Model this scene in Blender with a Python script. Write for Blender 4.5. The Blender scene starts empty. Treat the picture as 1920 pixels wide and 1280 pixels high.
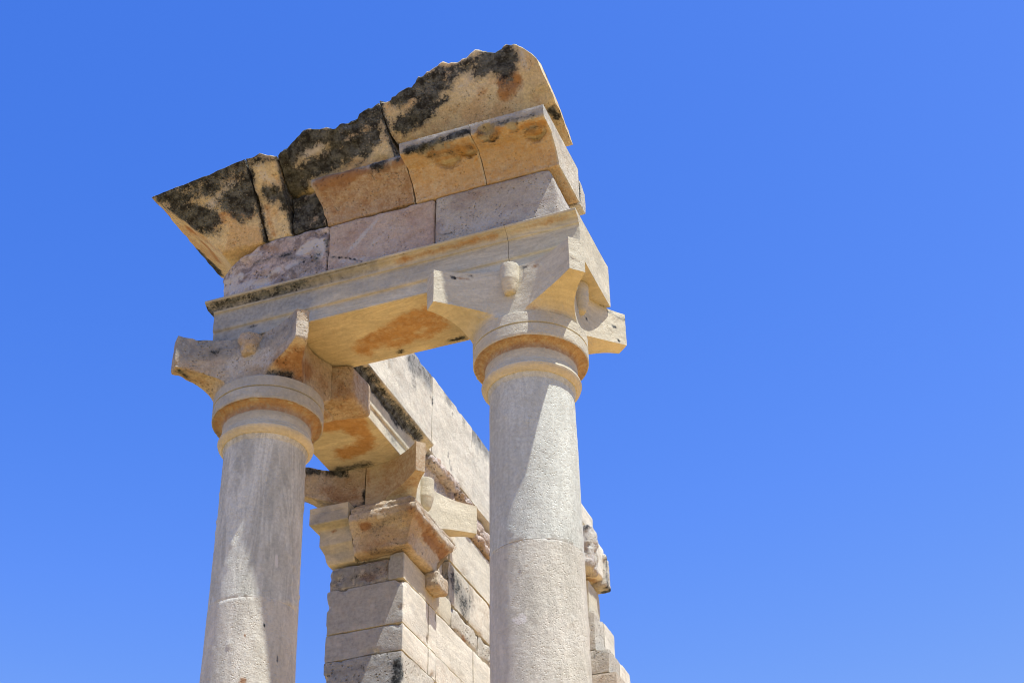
import bpy, bmesh, math
import numpy as np
from mathutils import Vector, Matrix
from mathutils.bvhtree import BVHTree

scene = bpy.context.scene
col = scene.collection
EYE = np.array([0.0, 0.0, 1.6])          # eye of the camera, 1.6 m above the ground
FOC = 3073.13                            # focal length in pixels of the 1920 px photograph

# ------------------------------------------------------------------ camera
def cam_axes(a, b, c):
    ca, sa, cb, sb, cc, sc = math.cos(a), math.sin(a), math.cos(b), math.sin(b), math.cos(c), math.sin(c)
    fwd = np.array([-sa * cb, ca * cb, sb]); r = np.array([ca, sa, 0.0]); u = np.cross(r, fwd)
    return r * cc + u * sc, -r * sc + u * cc, fwd
CR, CU, CF = cam_axes(math.radians(19.90174), math.radians(34.91266), math.radians(-1.36274))
cam = bpy.data.cameras.new('camera'); cam_o = bpy.data.objects.new('camera', cam); col.objects.link(cam_o)
M = Matrix.Identity(4)
for i in range(3):
    M[i][0], M[i][1], M[i][2], M[i][3] = CR[i], CU[i], -CF[i], EYE[i]
cam_o.matrix_world = M
cam.sensor_width = 36; cam.lens = FOC / 1920 * 36; cam.clip_start = .1; cam.clip_end = 20000
scene.camera = cam_o

# measured pixels of the photograph -> points of the real place (coordinates relative to the eye)
def ray(x, y): return CR * (x - 960) / FOC - CU * (y - 640) / FOC + CF
def on_y(x, y, Y): d = ray(x, y); return d * (Y / d[1])
def on_x(x, y, X): d = ray(x, y); return d * (X / d[0])
def on_z(x, y, Z): d = ray(x, y); return d * (Z / d[2])

# ------------------------------------------------------------------ noise
def _hash(ix, iy, iz, seed):
    h = (ix.astype(np.uint32) * np.uint32(374761393) + iy.astype(np.uint32) * np.uint32(668265263)
         + iz.astype(np.uint32) * np.uint32(2147483647) + np.uint32((seed * 1274126177) & 0xffffffff))
    h = (h ^ (h >> np.uint32(13))) * np.uint32(1274126177)
    h = h ^ (h >> np.uint32(16))
    return (h & np.uint32(0xffff)).astype(np.float64) / 65535.0
def vnoise(p, seed=0):
    """value noise, roughly -1..1"""
    with np.errstate(over='ignore'):
        f = np.floor(p); t = p - f; t = t * t * t * (t * (t * 6 - 15) + 10)
        i = f.astype(np.int64)
        out = 0
        for dx in (0, 1):
            wx = t[:, 0] if dx else 1 - t[:, 0]
            for dy in (0, 1):
                wy = t[:, 1] if dy else 1 - t[:, 1]
                for dz in (0, 1):
                    wz = t[:, 2] if dz else 1 - t[:, 2]
                    out = out + wx * wy * wz * _hash(i[:, 0] + dx, i[:, 1] + dy, i[:, 2] + dz, seed)
    return out * 2 - 1
def fbm(p, freq, octv=4, seed=0, gain=.5):
    s = 0; a = 1; n = 0; q = p * freq
    for k in range(octv):
        s = s + a * vnoise(q + 17.3 * k, seed + k); n += a; a *= gain; q = q * 2.03
    return s / n

# ------------------------------------------------------------------ mesh helpers
def normals(V, F):
    n = np.zeros_like(V)
    for k in set(len(f) for f in F):
        A = np.array([f for f in F if len(f) == k])
        fn = np.zeros((len(A), 3))
        for j in range(k):
            fn += np.cross(V[A[:, j]], V[A[:, (j + 1) % k]])
        for j in range(k):
            np.add.at(n, A[:, j], fn)
    l = np.linalg.norm(n, axis=1); l[l == 0] = 1
    return n / l[:, None]

class Shape:
    """vertices (relative to the eye) and faces, with roughening and stain painting"""
    def __init__(s, V, F):
        s.V = np.array(V, float); s.F = [tuple(f) for f in F]; s.stain = None
    def orient(s):
        vol = 0
        c = s.V.mean(0)
        for f in s.F:
            a = s.V[f[0]] - c
            for j in range(1, len(f) - 1):
                vol += a @ np.cross(s.V[f[j]] - c, s.V[f[j + 1]] - c)
        if vol < 0: s.F = [tuple(reversed(f)) for f in s.F]
        return s
    def rough(s, *layers, seed=0, mask=None):
        N = normals(s.V, s.F); d = 0
        for k, (amp, freq, octv) in enumerate(layers):
            d = d + amp * fbm(s.V, freq, octv, seed + 31 * k)
        if mask is not None: d = d * mask(s.V)
        s.V = s.V + N * np.asarray(d).reshape(-1, 1)
        return s
    def pits(s, n, r, depth, seed=0, where=None):
        rng = np.random.default_rng(seed); N = normals(s.V, s.F)
        for i in range(n):
            c = s.V[rng.integers(len(s.V))]; rr = r * rng.uniform(.5, 1.5)
            d = np.linalg.norm((s.V - c) * rng.uniform(.6, 1.4, 3), axis=1) / rr
            m = d < 1
            s.V[m] -= N[m] * (depth * rng.uniform(.5, 1.3) * (1 - d[m] ** 2)[:, None])
        return s
    def dent(s, c, r, depth, axis=None):
        N = normals(s.V, s.F)
        d = np.linalg.norm(s.V - c, axis=1) / r
        d = d + .25 * fbm(s.V, 3 / r, 3, 5)
        m = d < 1
        a = N[m] if axis is None else np.asarray(axis, float)
        s.V[m] -= a * (depth * np.clip(3.0 * (1 - d[m]), 0, 1)[:, None])
        return s
    def paint(s, items, base=(0, 0, 0), seed=0, warp=.45):
        """items: (channel, [(px,py)...], radius px, strength); each is found on this surface and stays there"""
        A = np.tile(np.array(tuple(base) + (0,) * (4 - len(base)), float), (len(s.V), 1))
        bvh = BVHTree.FromPolygons([tuple(v) for v in s.V], s.F)
        w = fbm(s.V, 5, 4, seed + 3); w2 = fbm(s.V, 22, 3, seed + 9)
        for ch, pts, rad, st in items:
            P = []
            for q in pts:
                if len(q) == 3: P.append(np.array(q, float)); continue
                d = ray(*q); h = bvh.ray_cast(Vector((0, 0, 0)), Vector(d))
                if h[0] is not None: P.append(np.array(h[0]))
            if not P: continue
            R = rad * np.linalg.norm(P[0]) / FOC
            if len(P) == 1: D = np.linalg.norm(s.V - P[0], axis=1)
            else:
                D = np.full(len(s.V), 1e9)
                for a, b in zip(P[:-1], P[1:]):
                    ab = b - a; t = np.clip(((s.V - a) @ ab) / max(ab @ ab, 1e-9), 0, 1)
                    D = np.minimum(D, np.linalg.norm(s.V - a - t[:, None] * ab, axis=1))
            R = R * ((1.55 if rad >= 9 else 1.25) if ch == 0 and rad >= 6 else 1.0)
            x = (1.55 - D / R) / 1.15 + warp * w * 1.6 + warp * .8 * w2
            A[:, ch] = np.maximum(A[:, ch], np.clip(x, 0, 1) * st)
        s.stain = np.clip(A, 0, 1)
        return s
    def tone(s, ch, f):
        if s.stain is None: s.stain = np.zeros((len(s.V), 4))
        s.stain[:, ch] = np.clip(np.maximum(s.stain[:, ch], f(s.V)), 0, 1)
        return s
    def build(s, name, mat, parent=None, sharp=38, flat=False):
        s.orient()
        me = bpy.data.meshes.new(name)
        off = EYE - (np.array(parent['origin']) if parent is not None and 'origin' in parent else 0)
        if parent is not None and 'origin' not in parent:
            p = parent
            while 'origin' not in p: p = p.parent
            off = EYE - np.array(p['origin'])
        me.from_pydata([tuple(v) for v in s.V + off], [], s.F)
        if not flat:
            me.polygons.foreach_set('use_smooth', [True] * len(me.polygons))
            me.set_sharp_from_angle(angle=math.radians(sharp))
        st = s.stain if s.stain is not None else np.zeros((len(s.V), 4))
        at = me.attributes.new('stain', 'FLOAT_COLOR', 'POINT')
        at.data.foreach_set('color', st.astype(np.float32).ravel())
        me.materials.append(mat)
        o = bpy.data.objects.new(name, me); col.objects.link(o)
        if parent is not None: o.parent = parent
        return o

def densify(P, res, closed=True):
    P = [np.array(p, float) for p in P]; out = []
    n = len(P) if closed else len(P) - 1
    for i in range(n):
        a, b = P[i], P[(i + 1) % len(P)]
        k = max(1, int(math.ceil(np.linalg.norm(b - a) / res)))
        for j in range(k): out.append(a + (b - a) * j / k)
    if not closed: out.append(P[-1])
    return out
def soften(P, r):
    """cut each corner of a closed 2-D outline with a small arris"""
    out = []; n = len(P)
    for i in range(n):
        a, b, c = (np.array(P[(i + k) % n], float) for k in (-1, 0, 1))
        la, lc = np.linalg.norm(a - b), np.linalg.norm(c - b)
        ra = min(r, la * .35); rc = min(r, lc * .35)
        out += [b + (a - b) * ra / la, b + (c - b) * rc / lc]
    return out
def loft(rows, caps=True):
    """rows: n x m closed rings -> Shape"""
    n = len(rows); m = len(rows[0]); V = np.array(rows).reshape(-1, 3); F = []
    for i in range(n - 1):
        for j in range(m):
            k = (j + 1) % m
            F.append((i * m + j, (i + 1) * m + j, (i + 1) * m + k, i * m + k))
    if caps:
        # fan the ends with a few inner rings so they can be roughened as well
        V = list(V)
        for i0, flip in ((0, False), ((n - 1) * m, True)):
            ring = list(range(i0, i0 + m)); F.append(tuple(ring if not flip else reversed(ring)))
        V = np.array(V)
    return Shape(V, F)
def beam_x(prof, x0, x1, res=.03, ext=None):
    """a closed (y,z) outline run along x; ext(y,z)->(dx0,dx1) lets the ends lean or return"""
    prof = densify(prof, res)
    n = max(2, int((x1 - x0) / res))
    rows = []
    for i in range(n + 1):
        t = i / n; r = []
        for (y, z) in prof:
            a, b = x0, x1
            if ext: da, db = ext(y, z); a += da; b += db
            r.append((a + (b - a) * t, y, z))
        rows.append(r)
    return loft(rows)
def beam_y(prof, y0, y1, res=.03, ext=None):
    prof = densify(prof, res)
    n = max(2, int((y1 - y0) / res)); rows = []
    for i in range(n + 1):
        t = i / n; r = []
        for (x, z) in prof:
            a, b = y0, y1
            if ext: da, db = ext(x, z); a += da; b += db
            r.append((x, a + (b - a) * t, z))
        rows.append(r)
    return loft(rows)
def block(x0, x1, y0, y1, z0, z1, res=.04, rnd=.012, seed=0, shear=None, rvar=.8):
    """a dressed stone with worn arrises"""
    L = np.array([x1 - x0, y1 - y0, z1 - z0]); o = np.array([x0, y0, z0])
    n = np.maximum(2, np.ceil(L / res).astype(int))
    idx = {}; V = []; F = []
    def vid(i, j, k):
        key = (i, j, k)
        if key not in idx: idx[key] = len(V); V.append((i / n[0], j / n[1], k / n[2]))
        return idx[key]
    for ax in range(3):
        b, c = (ax + 1) % 3, (ax + 2) % 3
        for side in (0, n[ax]):
            for i in range(n[b]):
                for j in range(n[c]):
                    q = []
                    for di, dj in ((0, 0), (1, 0), (1, 1), (0, 1)):
                        t = [0, 0, 0]; t[ax] = side; t[b] = i + di; t[c] = j + dj; q.append(vid(*t))
                    F.append(tuple(q) if side else tuple(reversed(q)))
    V = np.array(V) * L
    r = rnd * (1 + rvar * fbm(V + o, 6, 3, seed))[:, None]
    r = np.minimum(np.abs(r), L.min() * .45)
    q = np.clip(V, r, L - r); d = V - q; l = np.linalg.norm(d, axis=1, keepdims=True); l[l == 0] = 1
    V = q + d / l * np.where(np.linalg.norm(d, axis=1, keepdims=True) > 0, r, 0)
    V = V + o
    if shear is not None: V = shear(V)
    return Shape(V, F)
def lathe(prof, cx, cy, seg=144):
    """prof: (r,z) from bottom to top, ends closed on the axis"""
    rows = []
    for (r, z) in prof:
        rows.append([(cx + r * math.cos(2 * math.pi * k / seg), cy + r * math.sin(2 * math.pi * k / seg), z) for k in range(seg)])
    return loft(rows)
def lathe_prof(P, res=.03): return densify(P, res, closed=False)

# ------------------------------------------------------------------ things
def thing(name, at, label, cat, group=None):
    o = bpy.data.objects.new(name, None); col.objects.link(o)
    o.empty_display_size = .2
    w = np.array(at, float) + EYE
    o.location = w; o['origin'] = [float(v) for v in w]
    o['label'] = label; o['category'] = cat; o['kind'] = 'thing'
    if group: o['group'] = group
    return o

# ------------------------------------------------------------------ materials
def stone(name, a, b, grain=.10, pscale=2.6, band=0.0, band_axis='Z', band_scale=6, dark=(.011, .0135, .016), rust_and_light=(.30, .155, .075),
          pale=(.70, .67, .61), bump=.25, pit=.3, bscale=46, speck=.15, big=1.6, patch=None, patch_amt=0):
    m = bpy.data.materials.new(name); m.use_nodes = True
    nt = m.node_tree; N = nt.nodes; L = nt.links
    for x in list(N): N.remove(x)
    def new(t, **kw):
        n = N.new(t)
        for k, v in kw.items(): setattr(n, k, v)
        return n
    out = new('ShaderNodeOutputMaterial'); bs = new('ShaderNodeBsdfPrincipled')
    L.new(bs.outputs[0], out.inputs[0])
    bs.inputs['Roughness'].default_value = .92; bs.inputs['Specular IOR Level'].default_value = .15
    tc = new('ShaderNodeTexCoord'); geo = new('ShaderNodeNewGeometry')
    P = geo.outputs['Position']
    def noise(scale, det=4, rough=.55, vec=P, dist=0):
        n = new('ShaderNodeTexNoise'); n.inputs['Scale'].default_value = scale; n.inputs['Detail'].default_value = det
        n.inputs['Roughness'].default_value = rough; n.inputs['Distortion'].default_value = dist
        L.new(vec, n.inputs['Vector']); return n.outputs['Fac']
    def ramp(x, lo, hi, v0=0.0, v1=1.0):
        n = new('ShaderNodeMapRange', interpolation_type='SMOOTHSTEP')
        n.inputs[1].default_value = lo; n.inputs[2].default_value = hi; n.inputs[3].default_value = v0; n.inputs[4].default_value = v1
        L.new(x, n.inputs[0]); return n.outputs[0]
    def math_(op, x, y):
        n = new('ShaderNodeMath', operation=op)
        for i, v in enumerate((x, y)):
            if isinstance(v, (int, float)): n.inputs[i].default_value = v
            else: L.new(v, n.inputs[i])
        return n.outputs[0]
    def mix(f, c1, c2, mode='MIX'):
        n = new('ShaderNodeMix', data_type='RGBA', blend_type=mode)
        if isinstance(f, (int, float)): n.inputs[0].default_value = f
        else: L.new(f, n.inputs[0])
        for i, c in ((6, c1), (7, c2)):
            if isinstance(c, tuple): n.inputs[i].default_value = (*c, 1)
            else: L.new(c, n.inputs[i])
        return n.outputs[2]
    def grey(x):
        n = new('ShaderNodeCombineColor')
        for i in range(3): L.new(x, n.inputs[i])
        return n.outputs[0]
    c = mix(ramp(noise(big, 5, .6), .32, .68), a, b)
    if patch: c = mix(math_('MULTIPLY', ramp(noise(pscale, 6, .65, dist=.6), .47, .60), patch_amt), c, patch)
    if band:
        mp = new('ShaderNodeMapping'); L.new(P, mp.inputs[0])
        sc = {'Z': (1.1, 1.1, 5), 'V': (2.8, 2.8, .5), 'X': (.8, 3, 5)}[band_axis]
        mp.inputs['Scale'].default_value = sc
        bn = noise(band_scale * .35, 3, .5, mp.outputs[0], dist=1.6)
        w = new('ShaderNodeMath', operation='SINE'); L.new(math_('MULTIPLY', bn, 30.0), w.inputs[0])
        fine = ramp(w.outputs[0], -1, 1, 1 - band * .55, 1 + band * .2)
        soft = ramp(noise(band_scale * .22, 4, .6, mp.outputs[0], dist=.8), .35, .65, 1 - band * .8, 1 + band * .4)
        c = mix(1.0, c, grey(math_('MULTIPLY', fine, soft)), 'MULTIPLY')
    g1 = ramp(noise(38, 6, .7), .3, .7, 1 - grain, 1 + grain)
    g2 = ramp(noise(210, 3, .7), .3, .7, 1 - grain * .9, 1 + grain * .9)
    c = mix(1.0, c, grey(math_('MULTIPLY', g1, g2)), 'MULTIPLY')
    vo = new('ShaderNodeTexVoronoi'); vo.inputs['Scale'].default_value = 75; L.new(P, vo.inputs['Vector'])
    sp = math_('MULTIPLY', ramp(vo.outputs['Distance'], .10, .26, 1, 0), ramp(noise(9, 3), .45, .7))
    c = mix(math_('MULTIPLY', sp, speck), c, (a[0] * .35, a[1] * .33, a[2] * .3))
    # stains, painted light: R black crust, G iron and bounce, B pale scour, A wash and shade
    at = new('ShaderNodeAttribute', attribute_name='stain'); sx = new('ShaderNodeSeparateColor'); L.new(at.outputs['Color'], sx.inputs[0])
    n1 = noise(16, 8, .72); n2 = noise(60, 5, .7)
    def mask(ch, lo, hi, k=.9):
        x = math_('ADD', sx.outputs[ch], math_('MULTIPLY', math_('SUBTRACT', n1, .5), k))
        x = math_('ADD', x, math_('MULTIPLY', math_('SUBTRACT', n2, .5), k * .8))
        gate = ramp(sx.outputs[ch], .02, .12)
        return math_('MULTIPLY', ramp(x, lo, hi), gate)
    nw = math_('ADD', at.outputs['Alpha'], math_('MULTIPLY', math_('SUBTRACT', noise(7, 6, .65), .5), .9))
    wash = math_('MULTIPLY', ramp(nw, .1, .95), ramp(at.outputs['Alpha'], .02, .2))
    c = mix(math_('MULTIPLY', wash, .85), c, mix(ramp(noise(30, 5, .7), .3, .7), (.235, .245, .245), (.40, .405, .395)))
    mb = mask(2, .35, .75)
    c = mix(mb, c, pale)
    mg = mask(1, .14, .85, .9)
    rc = mix(ramp(noise(20, 5, .7), .35, .65), rust_and_light, (rust_and_light[0] * 1.35, rust_and_light[1] * 1.5, rust_and_light[2] * 1.6))
    c = mix(math_('MULTIPLY', mg, .92), c, rc)
    halo = mask(0, .0, .55, 1.0)
    c = mix(math_('MULTIPLY', halo, .55), c, mix(ramp(noise(18, 5, .7), .35, .65), (.085, .088, .085), (.25, .245, .235)))
    mr = mask(0, .40, .72, 1.5)
    v2 = new('ShaderNodeTexVoronoi'); v2.inputs['Scale'].default_value = 48; L.new(P, v2.inputs['Vector'])
    lich = math_('MULTIPLY', ramp(v2.outputs['Distance'], .1, .45, 1, 0), ramp(noise(11, 4, .6), .46, .66))
    dk = mix(ramp(noise(13, 7, .75), .38, .66), dark, (.15, .165, .165))
    dk = mix(math_('MULTIPLY', lich, .75), dk, (.30, .29, .26))
    c = mix(math_('MULTIPLY', mr, .96), c, dk)
    L.new(c, bs.inputs['Base Color'])
    # relief
    pv = new('ShaderNodeTexVoronoi'); pv.inputs['Scale'].default_value = bscale * .9; L.new(P, pv.inputs['Vector'])
    pits = math_('MULTIPLY', ramp(pv.outputs['Distance'], .05, .32, 1, 0), ramp(noise(13, 3), .42, .62))
    h = math_('ADD', noise(bscale, 6, .75), math_('MULTIPLY', noise(bscale * .22, 4, .6), 1.2))
    h = math_('SUBTRACT', h, math_('MULTIPLY', pits, pit * 2))
    bu = new('ShaderNodeBump'); bu.inputs['Strength'].default_value = min(1, bump * 1.9); bu.inputs['Distance'].default_value = .02
    L.new(h, bu.inputs['Height']); L.new(bu.outputs[0], bs.inputs['Normal'])
    return m

M_COL = stone('column_limestone', (.565, .555, .48), (.65, .64, .56), grain=.12, band=.22, band_axis='V', bump=.22, pit=1.1, speck=.5, bscale=58)
M_COLR = stone('speckled_column_limestone', (.565, .57, .505), (.64, .645, .575), grain=.13, band=.11, band_axis='V', bump=.2, pit=1.0, speck=.45, bscale=52)
M_DRUM = stone('lower_drum_limestone', (.575, .545, .455), (.65, .615, .525), grain=.10, band=.12, band_axis='V', bump=.24, pit=1.0, speck=.45, bscale=55)
M_NEW = stone('dressed_sandstone', (.58, .53, .41), (.66, .61, .48), grain=.07, band=.12, band_axis='Z', bump=.22, pit=.3, speck=.15)
M_ARCH = stone('architrave_sandstone', (.56, .51, .39), (.65, .60, .47), grain=.07, band=.16, band_axis='X', bump=.2, pit=.25, speck=.12, rust_and_light=(.37, .195, .075))
M_OLD = stone('weathered_sandstone', (.55, .475, .37), (.64, .565, .46), grain=.16, bump=.55, pit=.6, speck=.35, patch=(.47, .345, .225), patch_amt=.6)
M_PINK = stone('pink_limestone', (.545, .495, .425), (.63, .605, .535), grain=.13, bump=.55, pit=.5, speck=.3, patch=(.38, .30, .27), patch_amt=.6, pale=(.62, .60, .57))
M_ROSE = stone('rose_limestone', (.575, .43, .345), (.65, .545, .45), grain=.14, bump=.5, pit=.4, speck=.25, patch=(.50, .36, .29), patch_amt=.7, pale=(.66, .62, .58))
M_MOTT = stone('mottled_limestone', (.55, .44, .385), (.67, .61, .56), grain=.22, bump=.9, pit=.8, speck=.4, pscale=6.5, patch=(.33, .27, .245), patch_amt=.95, pale=(.66, .63, .60), big=3.2, bscale=30)
M_WALL = stone('wall_limestone', (.70, .655, .545), (.765, .72, .61), grain=.08, band=.15, band_axis='Z', bump=.22, pit=.7, speck=.3)
M_ROUGH = stone('rough_wall_limestone', (.53, .49, .41), (.63, .59, .50), grain=.14, bump=.9, pit=1.0, speck=.5, bscale=32)
M_RUB = stone('rubble_core', (.54, .46, .41), (.64, .57, .52), grain=.2, bump=1.0, pit=1.0, speck=.4, bscale=28, patch=(.46, .34, .25), patch_amt=.7)
M_CORN = stone('cornice_sandstone', (.70, .585, .37), (.78, .675, .46), grain=.17, bump=.5, pit=.6, speck=.35, patch=(.62, .42, .23), patch_amt=.6, rust_and_light=(.40, .185, .065))
M_BED = stone('moulded_sandstone', (.62, .56, .45), (.69, .64, .53), grain=.12, band=.12, band_axis='X', bump=.4, pit=.5, speck=.25, patch=(.52, .41, .27), patch_amt=.4, rust_and_light=(.46, .255, .095))

Yf, Yb, Zb = 9.22, 9.93, 7.475
GROUP_E = 'stones of the front entablature'

# ------------------------------------------------------------------ columns
def cap_bell(kind, cx, cy, hx, hy, bx, by, z0, z1, zt, d0x, d0y, chamf=.062, seg=56):
    """horned capital: a flaring bell cut by four concave sides"""
    # outline of the abacus, walked around: side by side with chamfered corners
    pts = []
    def side(ax):
        n = seg
        for i in range(n + 1):
            t = -1 + 2 * i / n
            if ax == 0: u = t * (hx - chamf); v = -(d0y + (hy - d0y) * abs(t) ** 2.0); p = (u, min(v, v)); pts.append((u, -(d0y + (hy - d0y) * abs(t) ** 2.15)))
            if ax == 1: v = t * (hy - chamf); pts.append(((d0x + (hx - d0x) * abs(t) ** 2.15), v))
            if ax == 2: u = -t * (hx - chamf); pts.append((u, (d0y + (hy - d0y) * abs(t) ** 2.15)))
            if ax == 3: v = -t * (hy - chamf); pts.append((-(d0x + (hx - d0x) * abs(t) ** 2.15), v))
        # chamfer to the next side
        a = pts[-1]
        return a
    for ax in range(4):
        side(ax)
    # chamfer faces: add points between consecutive sides
    full = []
    n = seg + 1
    for ax in range(4):
        S = pts[ax * n:(ax + 1) * n]; full += S
        a = S[-1]; b = pts[((ax + 1) % 4) * n]
        for k in (1, 2, 3): full.append((a[0] + (b[0] - a[0]) * k / 4, a[1] + (b[1] - a[1]) * k / 4))
    def bell_o(z):
        s = min(max((z - z0) / (z1 - z0), 0), 1.6)
        return s
    pw = 2.0 if kind == 'round' else 3.2
    rows = []
    nz_b, nz_v = 14, 12
    cols = []
    for (u, v) in full:
        R = math.hypot(u, v)
        # bell radius in this direction at flare parameter s: superellipse of half sizes (bx+o, by+o)
        def br(o):
            return 1 / ((abs(u / R) / (bx + o)) ** pw + (abs(v / R) / (by + o)) ** pw) ** (1 / pw)
        O = .42
        # underside: o grows from 0 to O, z follows a cavetto
        def prof(t):  # t 0..1 -> (o, z)
            a = t * math.pi / 2
            return O * (1 - math.cos(a)), z0 + (z1 - z0) * math.sin(a) ** .9
        lo, hi = 0.0, 1.35
        f = lambda t: br(prof(min(t, 1))[0] + max(0, t - 1) * .5) - R
        if f(0) > 0: ts = 0.0
        else:
            for _ in range(40):
                mid = (lo + hi) / 2
                if f(mid) > 0: hi = mid
                else: lo = mid
            ts = (lo + hi) / 2
        c = []
        for i in range(nz_b + 1):
            t = ts * i / nz_b; o, z = prof(min(t, 1)); r = min(br(o + max(0, t - 1) * .5), R)
            c.append((cx + u / R * r, cy + v / R * r, z))
        zs = c[-1][2]
        for i in range(1, nz_v + 1):
            z = zs + (zt - zs) * i / nz_v
            c.append((cx + u, cy + v, z))
        cols.append(c)
    rows = [[cols[j][i] for j in range(len(cols))] for i in range(nz_b + nz_v + 1)]
    return loft(rows)

def boss(cx, cy, dx, dy, dist, zt, r=.074, h=.26, seed=0, worn=False):
    prof = [(0.001, zt - h), (r * .5, zt - h + .002), (r * .64, zt - h + .014), (r * .76, zt - h + .045), (r * .86, zt - h + .08), (r * .93, zt - h + .105), (r * .97, zt - h + .115), (r, zt - .05), (r * 1.0, zt - .006), (r * .97, zt), (.001, zt)]
    s = lathe(lathe_prof(prof, .014), cx + dx * dist, cy + dy * dist, 36)
    s.rough((.002 if not worn else .02, 12, 3), (.002, 60, 2), seed=seed)
    if worn:
        s.V[:, 2] = zt - (zt - s.V[:, 2]) * .8
    return s

def column(cx, cy, label, drums, seed, worn, stains):
    root = thing('stone_column', (cx, cy, .6), label, 'column', 'front columns of the temple')
    # shaft radii with a gentle taper
    def rad(z): return .3135 + max(0, 6.58 - z) * .0105 - max(0, 4.5 - z) * .004
    zs = [.98] + drums + [6.60]
    for i in range(len(zs) - 1):
        a, b = zs[i], zs[i + 1]
        P = [(.001, a), (rad(a) - .0012, a), (rad(a), a + .0015)]
        n = int((b - a) / .03)
        for k in range(1, n): z = a + (b - a) * k / n; P.append((rad(z), z))
        if i == len(zs) - 2: P += [(rad(b), b - .06), (rad(b) + .012, b - .025), (rad(b) + .02, b), (.001, b)]
        else: P += [(rad(b), b - .0015), (rad(b) - .0012, b), (.001, b)]
        s = lathe(P, cx, cy, 160)
        s.rough((.003, 3, 3), (.0012, 30, 3), seed=seed + i)
        s.pits(70 if worn else 36, .022, .007, seed + i)
        J = [zz for zz in drums]
        st = [q for q in stains if q[0] >= 0 and q[4] == 'shaft']
        s.paint([q[:4] for q in st], seed=seed)
        s.tone(2, lambda V: np.max([np.clip(1.2 - np.abs(V[:, 2] - z) / .008, 0, 1) for z in J], axis=0) * .5)
        if worn: s.tone(2, lambda V: .4 * np.clip(1.2 - np.abs(V[:, 2] - zL2) / .007, 0, 1))
        s.build('upper_drum' if i == len(zs) - 2 else ('middle_drum' if i == len(zs) - 3 else 'lower_drum'), (M_COL if worn else M_COLR) if i == len(zs) - 2 else M_DRUM, root)
    # attic base below the view
    P = [(.001, .6), (.50, .6), (.50, .70), (.47, .71), (.49, .74), (.49, .78), (.46, .81), (.42, .82), (.40, .85), (.41, .87), (.44, .89), (.44, .93), (.41, .96), (.36, .98), (.001, .98)]
    lathe(lathe_prof(P, .03), cx, cy, 96).rough((.003, 8, 3), seed=seed).build('base', M_DRUM, root)
    # necking: apophyge torus, neck band, deep recess, two-band ring
    P = [(.001, 6.585), (.335, 6.585), (.350, 6.60), (.366, 6.62), (.372, 6.638), (.368, 6.652), (.358, 6.660), (.360, 6.668), (.358, 6.676), (.350, 6.682), (.346, 6.70), (.346, 6.795),
         (.352, 6.815), (.368, 6.832), (.392, 6.840), (.420, 6.836), (.428, 6.832), (.433, 6.842), (.434, 6.934), (.424, 6.937), (.424, 6.945), (.434, 6.948), (.434, 7.035), (.425, 7.043), (.001, 7.043)]
    s = lathe(lathe_prof(P, .016), cx, cy, 180)
    s.rough((.0035 if worn else .002, 5, 3), (.001, 40, 2), seed=seed + 5)
    if worn:
        # the lower lip of the ring is chipped
        lip = np.exp(-((s.V[:, 2] - 6.842) / .018) ** 2) * (np.hypot(s.V[:, 0] - cx, s.V[:, 1] - cy) > .39)
        s.V[:, 2] += lip * .022 * np.clip(fbm(s.V, 9, 3, 77) + .25, 0, 1)
    else:
        lip = np.exp(-((s.V[:, 2] - 6.842) / .014) ** 2) * (np.hypot(s.V[:, 0] - cx, s.V[:, 1] - cy) > .39)
        s.V[:, 2] += lip * .010 * np.clip(fbm(s.V, 9, 3, 97), 0, 1)
    s.paint([q[:4] for q in stains if q[4] == 'neck'], seed=seed)
    rr = lambda V: np.hypot(V[:, 0] - cx, V[:, 1] - cy)
    s.tone(3, lambda V: (.55 if worn else .3) * np.clip((V[:, 2] - 6.66) / .1, 0, 1) + 0 * V[:, 0])
    s.tone(1, lambda V: .6 * ((V[:, 2] > 6.775) & (V[:, 2] < 6.85) & (rr(V) < .425)))  # rust tone paints shade into the recess under the ring
    s.build('necking', M_NEW, root, sharp=30)
    return root

# right column: capital freshly cut
cRx, cRy = -3.32, 9.575
def z_at(px, py, r=.325, c=(cRx, cRy)):
    h = -np.array(c) / np.linalg.norm(c); d = ray(px, py); n = np.array([h[0], h[1], 0]); p0 = np.array([c[0] + h[0] * r, c[1] + h[1] * r, 0])
    return (d * (n @ p0 / (n @ d)))[2]
cLx, cLy = -5.52, 9.575
zR = z_at(1007, 1009); zL = z_at(470, 1118, c=(cLx, cLy)); zL2 = z_at(478, 1057, c=(cLx, cLy))
colR = column(cRx, cRy, 'stone column with a sharp new horned capital, under the broken right end of the beam', [2.3, zR], 11, False,
              [(2, [(965, 1160), (978, 1152), (984, 1160), (972, 1164)], 6, .8, 'shaft'), (1, [(1000, 1215)], 3, .6, 'shaft')])
colL = column(cLx, cLy, 'stone column with a worn eroded horned capital, under the left end of the beam', [2.2, zL], 57, True,
              [(1, [(456, 1276), (452, 1279)], 5, 1, 'shaft'), (0, [(423, 1140)], 2.2, .9, 'shaft'), (0, [(494, 1168), (497, 1176)], 2.2, .9, 'shaft'), (0, [(521, 1228), (520, 1240)], 2.2, .9, 'shaft'),
               (2, [(519, 1040), (518, 1058)], 4, .9, 'shaft'), (1, [(459, 1190)], 2, .9, 'shaft'), (0, [(432, 1255)], 3, .7, 'shaft')])

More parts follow.
